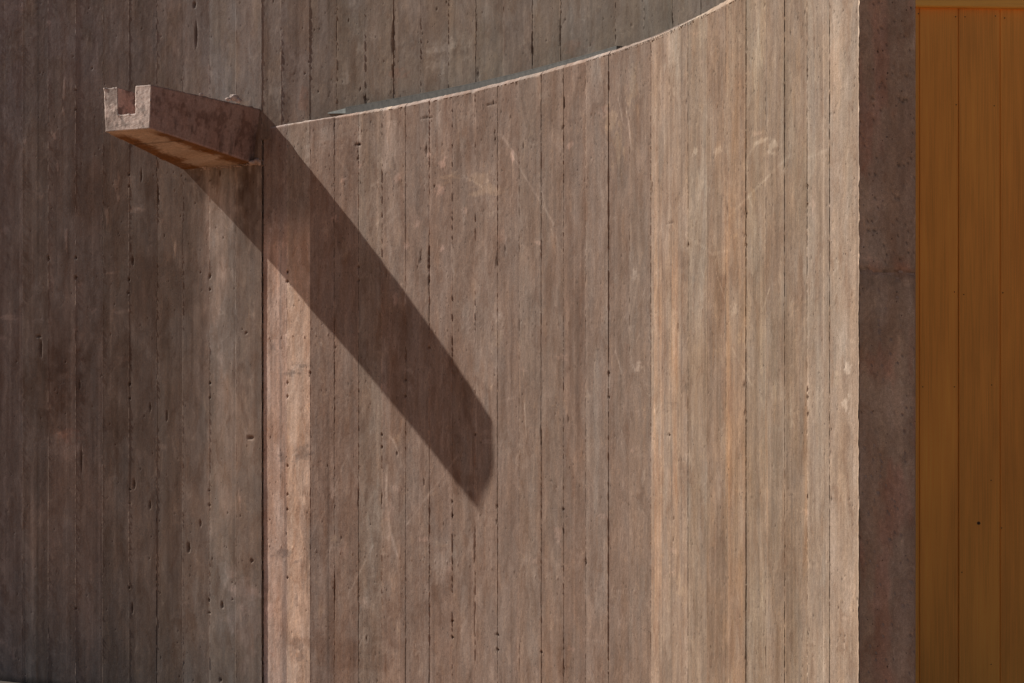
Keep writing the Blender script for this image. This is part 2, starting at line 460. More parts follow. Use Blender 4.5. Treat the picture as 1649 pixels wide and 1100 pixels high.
for a in [(1064, 300, 3, 120), (1140, 620, 8, 160), (1258, 520, 12, 160), (1218, 560, 6, 220), (1262, 900, 14, 150), (1064, 1060, 10, 40), (1150, 1000, 10, 90)]:
    mark(*a, (0.82, 0.80, 0.78), 0.7, rag=1.0)
for a in [(440, 800, 12, 300), (480, 820, 14, 260)]:
    mark(*a, (1.12, 1.10, 1.08), 0.7, rag=0.6)
# slots, cracks, knots: real recesses
SLOT = (0.45, 0.38, 0.33)
for a in [(678, 414, 1.6, 12), (800, 418, 1.8, 16), (813, 402, 1.3, 9), (691, 418, 1.6, 26), (654, 572, 1.5, 14), (691, 450, 1.4, 16), (590, 1028, 1.6, 6), (683, 776, 1.2, 10), (728, 828, 1.6, 9), (907, 855, 1.8, 7), (907, 1080, 1.8, 9), (915, 675, 1.4, 9), (800, 815, 1.6, 5), (800, 840, 1.6, 4), (577, 255, 1.6, 5), (576, 243, 1.0, 6), (687, 243, 1.8, 10), (798, 225, 1.6, 7), (797, 213, 1.4, 5), (832, 135, 2.2, 2.5), (906, 130, 1.6, 10), (906, 205, 2.0, 5), (908, 168, 1.4, 12), (1231, 6, 1.8, 7), (1300, 120, 1.6, 10), (1201, 345, 3.0, 5), (1199, 378, 3.0, 4), (1300, 330, 1.6, 10), (1172, 335, 1.4, 8), (1108, 395, 1.8, 5), (1199, 620, 2.6, 4), (1200, 665, 1.6, 9), (1301, 628, 1.6, 5), (1301, 665, 1.6, 5), (1085, 835, 1.6, 5), (1085, 868, 1.4, 6), (843, 235, 1.4, 4), (1010, 65, 2, 4), (540, 560, 1.2, 3), (700, 300, 1.3, 3), (622, 440, 1.2, 8), (640, 730, 1.2, 5), (1105, 625, 1.6, 6), (1092, 530, 1.3, 10), (943, 905, 1.5, 6), (764, 885, 1.4, 30), (764, 990, 1.3, 40), (871, 700, 1.0, 20), (539, 960, 1.1, 60), (577, 800, 1.3, 18), (615, 800, 1.2, 20), (1050, 300, 1.2, 14)]:
    mark(a[0], a[1], a[2] * 0.8, a[3] * 0.8, SLOT, 0.75, -4.0, rag=0.8)
for x, y, L_, t in [(687, 190, 11, -8), (792, 168, 9, -10), (577, 233, 5, 0)]:
    for k in np.linspace(-1, 1, 9):
        mark(x + k * L_ * .8, y - k * L_ * 0.14, 1.4, 1.5 * (1 - abs(k)) + 0.6, SLOT, 0.8, -4.0, rag=0.6)
mark(1200, 345, 7, 14, (0.8, 0.8, 0.8), 0.5); mark(1105, 625, 7, 9, (0.75, 0.75, 0.75), 0.6); mark(1082, 650, 9, 2, (0.7, 0.7, 0.7), 0.6); mark(1082, 359, 6, 1.5, SLOT, 0.8, -3)
mark(1110, 447, 12, 9, (0.8, 0.82, 0.85), 0.7, rag=1.0); mark(1200, 625, 5, 12, (0.85, 0.85, 0.85), 0.6)
mark(1072, 448, 5, 36, (0.86, 0.84, 0.82), 0.5, rag=1)
# pale strip next to the root
for a in [(470, 600, 12, 4), (484, 590, 10, 4), (488, 725, 10, 10), (478, 738, 7, 5), (452, 735, 6, 7), (450, 890, 14, 6), (478, 905, 8, 3), (478, 1040, 9, 12), (485, 1060, 8, 8), (475, 965, 3, 8), (494, 850, 7, 60), (440, 560, 5, 6), (495, 730, 4, 18), (449, 600, 3, 130), (456, 930, 4, 160)]:
    mark(*a, (0.62, 0.63, 0.66), 0.8, rag=1.1)
line(458, 748, 478, 725, 1.2, (0.6, 0.6, 0.6), 0.9); line(462, 604, 492, 588, 1.2, (0.6, 0.6, 0.6), 0.9); line(440, 893, 458, 905, 1.3, (0.6, 0.6, 0.6), 0.8); line(484, 794, 503, 797, 1.0, SLOT, 0.9, -1)
for z in (438, 453, 616, 638, 750, 820, 796, 930): mark(462, z, 1.6, 2.2, SLOT, 0.9, -5, rag=.2)
# rows of nail heads
NAILS = []
for k, (px) in enumerate(list(JP[:-1])):
    D = np.interp(px, JP, DP)
    for zz in (97, -238, -560):
        for q in (-0.28, 0.28):
            NAILS.append((UP[k] + 0.1 + q * 0.18, EYE + zz / 337.7 + rs.randn() * .003))
# dark pairs on some joints
for k, ys in [(1, (438, 453)), (4, (430, 452)), (6, (612, 638)), (8, (808, 830, 1000, 1026)), (10, (1022, 1046)), (12, (1050,)), (2, (600,)), (13, (820,)), (15, (600, 640)), (9, (700,)), (18, (700,)), (22, (395,)), (25, (300, 640)), (7, (430, 560)), (5, (700, 720))]:
    for y in ys: mark(JP[k], y, 1.8, 2.4, SLOT, 0.9, -6, rag=.2)
for k, ys in [(8, (1000, 1026)), (10, (1022, 1046)), (13, (1045,))]:
    for y in ys: mark(JP[k], y, 5, 0.9, SLOT, 0.8, -2, rag=.2)
# tall wall, left part
W = 'L'
for a in [(95, 615, 34, 52), (70, 640, 26, 40), (110, 590, 22, 24), (300, 1000, 14, 20), (245, 300, 12, 40), (410, 300, 10, 40), (150, 300, 60, 80), (250, 480, 40, 70), (190, 600, 30, 90)]:
    mark(*a, BROWN, 0.6, which=W, rag=1.2)
for a in [(103, 150, 2.5, 22, 1), (88, 217, 3.5, 7, 1), (41, 228, 3, 5, 1), (93, 268, 2, 6, 1), (188, 300, 4, 18, 1), (172, 345, 3, 14, 1), (107, 385, 2.5, 16, 1), (282, 400, 2, 12, 1), (210, 290, 6, 6, .5), (218, 338, 12, 4, .8), (128, 458, 5, 4, .7), (177, 440, 10, 1.6, .7), (150, 502, 5, 6, .6), (195, 502, 12, 4, .6), (14, 512, 12, 4, .7), (5, 545, 8, 3, .5), (79, 38, 4, 4, .8), (148, 14, 6, 5, .5), (125, 545, 7, 18, .5), (195, 582, 12, 5, .4), (150, 545, 9, 8, .3), (105, 605, 12, 4, .4), (4, 1035, 7, 7, .7), (20, 1050, 5, 10, .6), (385, 800, 1.5, 12, .7), (388, 810, 1.5, 14, .7), (270, 1, 20, 60, .5), (30, 10, 30, 10, .3), (110, 720, 22, 18, .5), (95, 700, 16, 8, .5), (262, 720, 8, 5, .5), (360, 255, 16, 6, .4), (50, 900, 8, 130, .4), (145, 1000, 10, 80, .35), (355, 700, 22, 120, .4), (360, 560, 26, 100, .35), (345, 400, 14, 110, .5), (375, 330, 10, 60, .4), (215, 850, 15, 80, .25)]:
    mark(*a[:4], (1.75, 1.72, 1.72), a[4] * 0.85, 0.4 if a[2] < 5 else 0, which=W, rag=0.8)
for a in [(300, 930, 90, 190), (110, 880, 60, 170), (370, 760, 40, 120)]:
    mark(*a, (1.32, 1.26, 1.2), 0.7, which=W, rag=0.5)
for a in [(350, 360, 16, 90), (335, 430, 10, 130), (372, 350, 6, 80), (365, 480, 12, 100), (330, 320, 8, 60)]:
    mark(*a, (1.22, 1.24, 1.26), 0.7, which=W, rag=0.8)
for a in [(312, 287, 12, 9), (322, 300, 9, 26), (303, 420, 8, 160), (398, 330, 18, 60), (412, 240, 8, 50), (390, 290, 10, 34), (345, 285, 6, 14)]:
    mark(*a, (0.58, 0.52, 0.48), 0.7, which=W, rag=0.8)
mark(400, 1000, 24, 50, PINK, 0.5, which=W, rag=1.0); mark(395, 950, 20, 20, PINK, 0.6, which=W, rag=1.0); mark(110, 700, 16, 10, (1.25, 1.05, 1.0), 0.6, which=W, rag=1)
for a in [(66, 560, 2.2, 14), (62, 542, 4, 2), (78, 416, 1.4, 4), (122, 415, 2.0, 2.4), (122, 447, 2.0, 3), (208, 450, 1.6, 2), (207, 472, 1.6, 2), (214, 420, 1.4, 6), (209, 618, 2, 3), (209, 641, 1.6, 2), (242, 656, 1.4, 6), (269, 670, 1.4, 8), (338, 445, 2, 4), (338, 466, 1.6, 2), (338, 617, 1.8, 1.8), (338, 640, 1.6, 1.6), (216, 779, 1.8, 7), (242, 813, 1.6, 6), (209, 788, 1.5, 1.5), (209, 811, 1.6, 1.6), (213, 980, 1.6, 8), (208, 946, 1.5, 1.5), (337, 790, 1.5, 1.5), (337, 813, 2, 2), (304, 882, 2.5, 8), (323, 842, 1.5, 5), (337, 966, 1.5, 1.5), (337, 987, 2, 1.2), (122, 980, 1.6, 1.6), (122, 177, 1.6, 1.6), (122, 145, 1.6, 1.6), (148, 110, 1.2, 2), (208, 281, 1.6, 1.6), (208, 300, 1.6, 1.8), (228, 283, 1.3, 10), (254, 315, 1.5, 12), (338, 291, 1.6, 1.6), (354, 278, 1.2, 6), (355, 1095, 2, 3), (406, 903, 2.5, 3), (397, 536, 2, 2), (404, 705, 6, 3), (358, 975, 2, 5), (316, 55, 2, 18), (313, 8, 2.5, 5), (128, 620, 1.3, 6), (314, 200, 1.4, 1.4), (131, 740, 1.4, 20)]:
    mark(*a, SLOT, 0.9, -6, which=W, rag=.3)
# the foot of the wall is darkened with the board strips
# tall wall behind the parapet
W = 'B'
for a in [(712, 78, 18, 14), (742, 72, 10, 10), (705, 105, 12, 9), (690, 88, 9, 8), (752, 95, 5, 3), (580, 75, 5, 8), (545, 130, 14, 8), (445, 150, 12, 14), (860, 8, 4, 20)]:
    mark(*a, PALE, 0.55, 0.2, which=W, rag=1.1)
for a in [(487, 165, 7, 18), (925, 75, 16, 8), (640, 120, 12, 8)]:
    mark(*a, (1.25, 0.98, 0.88), 0.45, which=W, rag=1.1)
for a in [(588, 157, 2.5, 5), (592, 161, 2, 2), (770, 118, 1.5, 7), (857, 70, 0.9, 26), (902, 50, 0.8, 22), (633, 60, 1.3, 30), (633, 115, 1.2, 10), (1017, 40, 2, 1.6), (542, 60, 0.8, 20), (1083, 30, 1.4, 9), (704, 15, 1.5, 2), (910, 32, 1.2, 2)]:
    mark(*a, SLOT, 0.65, -3.5, which=W, rag=.9)

# ------------------------------------------------------------------ board strips
MARR = [(m[0], m[1], m[2], m[3]) for m in MARKS]
MARR = np.array(MARR)


def edge_height(seed, z, ridge=1.0, groove=0.5, fine=2.5):
    """shared height of a joint between two boards: grooves alternate with thin cement fins"""
    a = fbm(z * 2.2, z * 0 + seed * 3.3, seed, 3)
    b = vn(z * 85.0, z * 0 + seed, seed + 5)
    c = fbm(z * 9.0, z * 0 + seed * 1.3, seed + 9, 2)
    a = a * 0.75 + 0.25 * fbm(z * 24.0, z * 0 + seed * 2.1, seed + 4, 3)
    g = sm(a, 1 - groove - 0.03, 1 - groove + 0.03)
    rid = ridge * 0.0026 * sm(b, 0.35, 0.7) * sm(c, 0.35, 0.55)
    d = vn(z * 62, z * 0, seed + 2)
    gro = -0.0058 * (0.08 + 0.92 * sm(d, 0.36, 0.5)) + ridge * 0.0024 * sm(0.36 - d, 0, 0.12)
    return rid * (1 - g) + gro * g


def strip(A, B, uA, uB, z0, z1, zf0, zf1, seedA, seedB, color, name, parent, mat=M_CONC, off=0.0, tilt=0.0, top=True,
          gA=0.5, gB=0.5, rA=1.0, rB=1.0, pitd=1.0, last=False, flipn=1.0, first_edge=None, aged=1.0, sk=0.08, rough=1.0, eA=0.0, eB=0.0, bandk=1.0):
    """A,B: plan points (x,y). Outer normal is to the left-front of A->B. fine rows from zf0 to zf1."""
    A = np.array(A, float); B = np.array(B, float); Lw = np.hypot(*(B - A)); d = (B - A) / Lw
    n = np.array([d[1], -d[0]])       # A->B runs to the right and towards the camera; outward = (-,-)
    if n[1] > 0: n = -n
    e = np.array([0, 0.0011, 0.0024, 0.005, 0.009]) / Lw
    mid = np.linspace(0.0135 / Lw, 1 - 0.0135 / Lw, max(4, int((Lw - 0.027) / 0.0047)))
    t = np.concatenate([e, mid, 1 - e[::-1]])
    rows = []
    if zf0 > z0: rows.append(np.arange(z0, zf0, 0.05))
    rows.append(np.arange(zf0, zf1, 0.0058))
    rows = np.unique(np.concatenate(rows + [[z1]]))
    if zf1 < z1: rows = np.unique(np.concatenate([rows, np.arange(zf1, z1, 0.05)]))
    rows = rows[np.concatenate([[True], np.diff(rows) > 0.0015])]
    rows[-1] = z1
    nr, nc = len(rows), len(t)
    T, Z = np.meshgrid(t, rows); U = uA + (uB - uA) * T
    s = int(seedA * 7 + 3)
    h = off + tilt * (T - 0.5) * Lw
    h = h + 0.0011 * (fbm(U * 7, Z * 1.3, s, 2) - 0.5) * 2 + (0.002 * sk + 0.00012) * (fbm(U * 45, Z * 1.6, s + 3, 3) - 0.5) * 2
    rz_ = rough if not callable(rough) else rough(U, Z)
    h = h + 0.0009 * rz_ * (fbm(U * 60, Z * 55, s + 5, 3) - 0.5) * 2 * (0.4 + 0.8 * fbm(U * 6, Z * 4, 77, 2))
    # cupping of the formwork board
    h = h + (rs.rand() - 0.4) * 0.0014 * (1 - (2 * T - 1) ** 2)
    tint = np.ones((nr, nc, 3))
    # darker, with an uneven border, at the foot of the wall
    tint *= (1 - 0.6 * (1 - sm(Z + 0.03 * (fbm(U * 9, Z * 9, 2, 3) - 0.5), 0.01, 0.05)))[..., None]
    # tonal drift along a board and between the stages of the pour
    v = 0.90 + 0.20 * fbm(U * 3 + 0 * Z, Z * 0.9, s + 11, 3)
    st = fbm(U * 75, Z * 0.8, s + 21, 3)
    v = v * (1 + (sm(st, 0.3, 0.7) - 0.5) * sk)
    tint *= v[..., None]
    clay = fbm(U * 10, Z * 3.2, 40, 4)
    tint *= 1 + (sm(clay, 0.52, 0.64))[..., None] * np.array([0.0, 0.05, 0.09]) * aged
    swirl = np.abs(fbm(U * 5 + 1.5 * fbm(U * 3, Z * 3, 90, 3), Z * 4 + 2 * fbm(U * 4, Z * 2, 95, 3), 60, 4) - 0.5)
    tint *= 1 + (1 - sm(swirl, 0.0, 0.018))[..., None] * 0.10 * sm(fbm(U * 3, Z * 2, 33, 2), 0.45, 0.6)[..., None]
    # long bands where one formwork board met the next, and along its grain
    for q in range(7):
        u0 = [0.004, Lw - 0.004][q] if q < 2 else Lw * rs.rand()
        bw = 0.003 + 0.009 * rs.rand() ** 1.5; am = (0.22 * rs.rand() if q < 2 else 0.16 * rs.randn() * 0.8) * bandk
        du = T * Lw - u0 - 0.006 * (fbm(Z * 1.3, Z * 0 + q, s + q, 2) - 0.5)
        w = np.exp(-(du / bw) ** 2) * sm(fbm(Z * 1.1 + 0.4 * fbm(U * 20, Z * 3, 4, 2), Z * 0 + q * 3, s + 40 + q, 4), 0.38, 0.58)
        tint *= 1 + am * w[..., None] * np.array([1.0, 1.04, 1.06])
    if seedA > 100:      # greyer, rougher cement high on the tall wall
        hi = (sm(Z + 0.25 * (fbm(U * 6, Z * 4, 71, 4) - 0.5), EYE + 1.15, EYE + 1.75) * sm(fbm(U * 9, Z * 6, 73, 4), 0.35, 0.6))[..., None]
        tint *= 1 + hi * np.array([0.05, 0.09, 0.17])
    # pits (bug holes), elongated along the board
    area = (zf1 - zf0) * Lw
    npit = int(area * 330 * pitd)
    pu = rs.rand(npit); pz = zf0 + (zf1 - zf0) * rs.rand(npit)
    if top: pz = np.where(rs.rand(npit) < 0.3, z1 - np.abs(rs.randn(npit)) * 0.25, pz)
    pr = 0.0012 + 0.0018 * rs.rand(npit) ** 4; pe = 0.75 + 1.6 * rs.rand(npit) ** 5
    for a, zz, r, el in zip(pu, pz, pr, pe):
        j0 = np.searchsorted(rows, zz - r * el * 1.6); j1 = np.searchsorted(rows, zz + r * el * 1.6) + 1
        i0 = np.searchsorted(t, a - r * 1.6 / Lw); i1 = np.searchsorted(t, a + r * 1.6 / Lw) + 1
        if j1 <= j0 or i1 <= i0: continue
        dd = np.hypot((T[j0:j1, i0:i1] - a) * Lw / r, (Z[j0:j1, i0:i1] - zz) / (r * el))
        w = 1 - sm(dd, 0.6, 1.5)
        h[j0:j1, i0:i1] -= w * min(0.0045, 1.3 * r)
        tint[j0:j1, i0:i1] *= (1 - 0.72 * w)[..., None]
    # nail heads: tiny bumps
    for (nu, nz) in NAILS:
        if uA <= nu <= uB and z0 < nz < z1:
            dd = np.hypot((U - nu) / 0.0045, (Z - nz) / 0.0055)
            w = 1 - sm(dd, 0.3, 1.4); h += w * 0.003; tint *= (1 + 0.25 * w)[..., None]
    if seedA < 3:      # only the lower part of these two boards is pale
        edge_z = EYE + (YH - 372) / 337.7 + 0.05 * (fbm(U * 30, Z * 4, 5, 3) - 0.5)
        tint *= 1 - sm(Z, edge_z - 0.12, edge_z + 0.14)[..., None] * np.array([0.50, 0.47, 0.44])
    # authored marks
    for k in np.nonzero((np.abs(MARR[:, 0] - (uA + uB) / 2) < Lw / 2 + MARR[:, 2] * 2.2) & (MARR[:, 1] + 2.2 * MARR[:, 3] > z0) & (MARR[:, 1] - 2.2 * MARR[:, 3] < z1))[0]:
        mu, mz, ru, rz, colr, stg, hh, rag, ang = MARKS[k]
        ru = max(ru, 0.0019); rz = max(rz, 0.0032)
        j0 = np.searchsorted(rows, mz - rz * 2.2); j1 = np.searchsorted(rows, mz + rz * 2.2) + 1
        i0 = np.searchsorted(t, (mu - 2.2 * ru - uA) / Lw); i1 = np.searchsorted(t, (mu + 2.2 * ru - uA) / Lw) + 1
        if j1 <= j0 or i1 <= i0: continue
        uu = U[j0:j1, i0:i1]; zz = Z[j0:j1, i0:i1]
        dd = np.hypot((uu - mu) / ru, (zz - mz) / rz)
        if rag > 0:
            dd = dd + rag * (fbm(uu * min(160, 1.5 / ru), zz * min(160, 1.5 / rz), k % 31, 5) - 0.5) * 3.4
        w = (1 - sm(dd, 0.45, 1.35)) * stg
        tint[j0:j1, i0:i1] *= 1 + w[..., None] * (colr - 1)
        h[j0:j1, i0:i1] += w * hh
    # joints
    hA = edge_height(seedA, rows, rA, gA); hB = edge_height(seedB, rows, rB, gB)
    h[:, 0] = hA + eA; h[:, -1] = hB + eB
    h[:, 1] += np.where(hA > 0, hA * 0.5, 0); h[:, -2] += np.where(hB > 0, hB * 0.5, 0)
    ragA = sm(vn(rows * 110, rows * 0 + seedA, 3), 0.35, 0.75); ragB = sm(vn(rows * 110, rows * 0 + seedB, 4), 0.35, 0.75)
    ragA *= 0.35 + 0.65 * (ragA > 0.9); ragB *= 0.35 + 0.65 * (ragB > 0.9)
    h[:, 1] -= 0.0016 * ragA * (hA < -0.002); h[:, -2] -= 0.0016 * ragB * (hB < -0.002)
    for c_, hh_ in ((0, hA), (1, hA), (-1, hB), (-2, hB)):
        tint[:, c_] *= np.where(hh_ > 0.0006, 1.8 if c_ in (0, -1) else 1.3, np.where(hh_ < -0.002, 0.5, 1.0))[:, None]  # sun catching the fins is painted in as a paler tint; grooves darker
    if last:      # rough arris at the free end, its lit edge painted paler
        q = sm(U, uB - 0.014, uB - 0.002)
        rg = fbm(rows * 33, rows * 0, 5, 5)[:, None]
        h = h + q * (0.0035 * rg * 1.2); h[:, -1] = h[:, -2]
        tint *= (1 + 0.22 * q)[..., None]
    Px = A[0] + (B[0] - A[0]) * T + n[0] * h; Py = A[1] + (B[1] - A[1]) * T + n[1] * h; Pz = Z.copy()
    if last:
        gt = 0.25 + 0.75 * sm(fbm(rows * 3.0, rows * 0, 38, 3), 0.45, 0.62)
        jag = gt * (0.005 * sm(fbm(rows * 37, rows * 0, 8, 5), 0.42, 0.78) + 0.003 * sm(vn(rows * 150, rows * 0, 6), 0.5, 0.9))
        Px[:, -1] += d[0] * jag; Py[:, -1] += d[1] * jag
        Px[:, -1] += -n[0] * 0.0; 
    if top:
        # ragged arris: the last rows lean back, painted pale like a sunlit edge
        cz = 0.005 + 0.009 * sm(U[-1], 10.3, 11.2) + 0.006 * sm(U[-1], 12.6, 13.6) if seedA < 100 else 0.01
        zj = 0.0045 * (fbm(U[-1] * 14, U[-1] * 0, 3, 4) - 0.5) + 0.012 * (vn(U[-1] * 1.7, U[-1] * 0, 13) - 0.5) * sm(U[-1], 12.5, 13.5) + 0.004 * (fbm(U[-1] * 90, U[-1] * 0, 9, 2) - 0.5)
        Pz[-1] = z1 + zj
        Px[-1] -= n[0] * (0.013 + 0.5 * h[-1]); Py[-1] -= n[1] * (0.013 + 0.5 * h[-1])
        Pz[-2] = z1 + zj * 0.8 - cz + 0.003 * (vn(U[-2] * 120, U[-2] * 0, 4) - 0.5)
        tint[-2:] *= np.array([1.7, 1.85, 2.0])
        tint[-3:-2] *= 1.2
        Pz[-3] = np.minimum(Pz[-3], Pz[-2] - 0.002)
    co = np.stack([Px, Py, Pz], -1).reshape(-1, 3)
    uv = np.stack([U, Z], -1).reshape(-1, 2)
    q = gridquads(nr, nc)
    return mesh_obj(name, co, q, mat, parent, uv=uv, tint=np.clip(tint, 0.02, 3).reshape(-1, 3), color=color)


def prism(name, poly, z0, z1, mat, parent, color, label=None):
    """vertical closed prism over plan polygon (list of points), as quads strips front/back: poly = front list, back list"""
    fr, bk = poly; n = len(fr)
    co = []
    for z in (z0, z1):
        for p in fr: co.append((p[0], p[1], z))
        for p in bk: co.append((p[0], p[1], z))
    q = []
    a = lambda k, i, s: k * 2 * n + s * n + i
    for i in range(n - 1):
        q += [(a(0, i, 0), a(0, i + 1, 0), a(1, i + 1, 0), a(1, i, 0)), (a(0, i + 1, 1), a(0, i, 1), a(1, i, 1), a(1, i + 1, 1)),
              (a(1, i, 0), a(1, i + 1, 0), a(1, i + 1, 1), a(1, i, 1)), (a(0, i, 1), a(0, i + 1, 1), a(0, i + 1, 0), a(0, i, 0))]
    q += [(a(0, 0, 1), a(0, 0, 0), a(1, 0, 0), a(1, 0, 1)), (a(0, n - 1, 0), a(0, n - 1, 1), a(1, n - 1, 1), a(1, n - 1, 0))]
    co = np.array(co); uv = np.stack([co[:, 0] + co[:, 1], co[:, 2]], -1)
    return mesh_obj(name, co, q, mat, parent, uv=uv, smooth=False, color=color, label=label)


def normals(X, D):
    """per-joint outward normals of a plan path"""
    d = np.stack([np.gradient(X), np.gradient(D)], -1); d /= np.hypot(d[:, 0], d[:, 1])[:, None]
    n = np.stack([d[:, 1], -d[:, 0]], -1)
    n[n[:, 1] > 0] *= -1
    return n

# irradiance on a vertical face of heading th, used only to turn colours read in the photo into reflectances
AMB = np.array([0.155, 0.118, 0.098]) * 1.46; SUNC = np.array([1.0, 0.93, 0.84]) * 1.46


def refl(rgb, th, deg=True, shade=False):
    t = math.radians(th) if deg else th
    c = 0.0 if shade else max(0.0, 0.789 * math.sin(t - math.radians(36.68)))
    return tuple(np.clip(lin(rgb) / (AMB + SUNC * c) * np.array([0.79, 0.745, 0.685]), 0.01, 0.9))


# --- curved parapet
par = thing('parapet_wall', 'curved board-marked concrete parapet sweeping forward in sunlight, below the taller wall', 'wall')
cols = [(156, 124, 107), (164, 132, 112), (110, 89, 78), (112, 90, 78), (116, 97, 85), (119, 98, 86), (118, 98, 87), (121, 99, 87), (119, 98, 86), (124, 103, 91), (121, 100, 88), (124, 103, 90),
        (120, 99, 86), (119, 97, 84), (128, 108, 96), (124, 103, 90), (131, 110, 96), (164, 136, 114), (162, 135, 113), (156, 131, 109), (150, 122, 99), (158, 127, 101), (157, 131, 107), (150, 125, 103), (153, 127, 104), (162, 138, 117), (172, 146, 124)]
offs = rs.randn(40) * 0.0009; tilts = rs.randn(40) * 0.0045
grv = dict([(0, .9), (1, .25), (2, .15), (3, .62), (4, .5), (5, .2), (6, .45), (7, .52), (8, .42), (9, .4), (10, .52), (11, .4), (12, .45), (13, .55), (14, .6), (15, .45), (16, .3), (17, .85), (18, .4), (19, .8), (20, .6), (21, .5), (22, .8), (23, .5), (24, .45), (25, .8), (26, .95), (27, .0)])
rdg = dict([(0, .3), (1, .3), (2, .5), (5, 1.2), (6, 1.2), (7, 1.3), (8, 1.3), (9, 1.2), (10, .9), (18, .8), (21, .8)])
for i in range(27):
    A = (XP[i], DP[i]); B = (XP[i + 1], DP[i + 1])
    th = math.degrees(math.atan2(DP[i] - DP[i + 1], XP[i + 1] - XP[i]))
    s = F / min(DP[i], DP[i + 1])
    zlo = EYE - 475.0 / (F / DP[i]) - 0.05; zlo = max(zlo, 0.0)
    zhi = min(H_TOP, EYE + 655.0 / (F / DP[i]) + 0.03)
    off = (-0.0056, -0.0018)[i] if i < 2 else offs[i]
    warm = (1.05, 1.025, 1.0) if 2 <= i < 17 else ((1.0, 1.0, 1.01) if i >= 17 else (1.0, 1.0, 1.0))
    colr_ = np.array(cols[i]) * warm
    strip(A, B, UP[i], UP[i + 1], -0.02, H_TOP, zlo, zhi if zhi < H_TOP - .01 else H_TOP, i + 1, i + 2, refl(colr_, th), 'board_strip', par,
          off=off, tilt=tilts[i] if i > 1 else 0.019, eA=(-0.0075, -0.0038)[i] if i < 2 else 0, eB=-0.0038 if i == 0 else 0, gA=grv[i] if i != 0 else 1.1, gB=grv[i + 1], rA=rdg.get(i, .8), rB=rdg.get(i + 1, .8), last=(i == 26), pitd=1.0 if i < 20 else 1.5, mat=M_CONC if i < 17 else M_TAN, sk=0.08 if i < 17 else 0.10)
nP = normals(XP, DP)
fr = [(XP[i] - nP[i][0] * 0.0125, DP[i] - nP[i][1] * 0.0125) for i in range(28)]
THK = 0.170
bk = [(XP[i] - nP[i][0] * THK, DP[i] - nP[i][1] * THK) for i in range(28)]
fr[27] = (XP[27] - nP[27][0] * 0.0125 + 0.0, DP[27] - nP[27][1] * 0.0125 + 0.004); bk[27] = (bk[27][0], bk[27][1] + 0.004)
prism('wall_core', (fr, bk), -0.02, H_TOP - 0.002, M_SMOOTH, par, (0.30, 0.235, 0.20))

# end face of the parapet (in its own shade)
def end_face():
    A = np.array([XP[27], DP[27]]); n = -nP[27]; B = A + n * THK
    nc = 40; rows = np.arange(0, H_TOP, 0.0065); rows[-1] = H_TOP
    t = np.linspace(0, 1, nc); T, Z = np.meshgrid(t, rows); U = 50 + T * THK
    d = np.array([n[1], -n[0]]);
    if d[1] > 0: d = -d
    h = 0.0012 * (fbm(U * 12, Z * 3, 3, 3) - 0.5) + 0.0012 * (fbm(U * 70, Z * 60, 5, 3) - 0.5)
    s = F / 6.66
    zj = EYE + (YH - 437) / s + 0.016 * (fbm(T * 5, T * 0, 9, 4) - 0.5) * 2 - 0.006 * T
    below = Z < zj
    h += np.where(below, -0.0025, 0.0) - 0.003 * np.exp(-((Z - zj) / 0.005) ** 2)
    tint = np.ones(T.shape + (3,))
    pk = sm(fbm(U * 16, Z * 5, 21, 4), 0.45, 0.62)[..., None]
    tint *= 1 + pk * np.array([0.10, -0.06, -0.08])
    tint *= (0.88 + 0.24 * fbm(U * 40, Z * 2.2, 8, 3))[..., None]
    gyr = sm(fbm(U * 10, Z * 4, 61, 4), 0.5, 0.66)[..., None]
    tint *= 1 + gyr * np.array([0.06, 0.10, 0.11])
    jn = np.exp(-((Z - zj + 0.02) / 0.05) ** 2)[..., None] * sm(fbm(U * 30, Z * 30, 3, 4), 0.35, 0.65)[..., None]
    tint *= 1 + jn * np.array([-0.26, -0.26, -0.26])
    bd = np.exp(-((Z - zj - 0.012) / 0.018) ** 2)[..., None] * sm(fbm(U * 25, Z * 20, 13, 3), 0.4, 0.6)[..., None]
    tint *= 1 + bd * np.array([0.22, 0.04, 0.0])
    tint *= 1 - 0.6 * np.exp(-((Z - zj) / 0.004) ** 2)[..., None] * sm(vn(T * 14, T * 0, 2), .35, .6)[..., None]
    for _ in range(420):
        a = rs.rand(); zz = EYE - 0.82 + rs.rand() * 2.0; r = 0.0014 + 0.0022 * rs.rand() ** 4
        w = 1 - sm(np.hypot((T - a) * THK / r, (Z - zz) / r), 0.6, 1.5)
        h -= w * 0.004; tint *= (1 - 0.5 * w)[..., None]
    lipn = 0.003 * sm(fbm(rows * 37, rows * 0, 8, 5), 0.42, 0.78)
    h[:, 0] = lipn; h[:, -1] += 0.003 * (fbm(rows * 50, rows * 0, 18, 3) - 0.6)
    P = A[None, None] + (B - A)[None, None] * T[..., None] + d * h[..., None]
    back = 0.0025 * fbm(rows * 45, rows * 0, 28, 3)
    P[:, -1] -= n * back[:, None]
    co = np.concatenate([P, Z[..., None]], -1).reshape(-1, 3)
    mesh_obj('end_face', co, gridquads(len(rows), nc)[:, ::-1], M_SMOOTH, par, uv=np.stack([U, Z], -1).reshape(-1, 2), tint=tint.reshape(-1, 3), color=tuple(refl((92, 71, 58), 0, shade=True)), label='shaded greyish red end face with a horizontal pour line')
end_face()

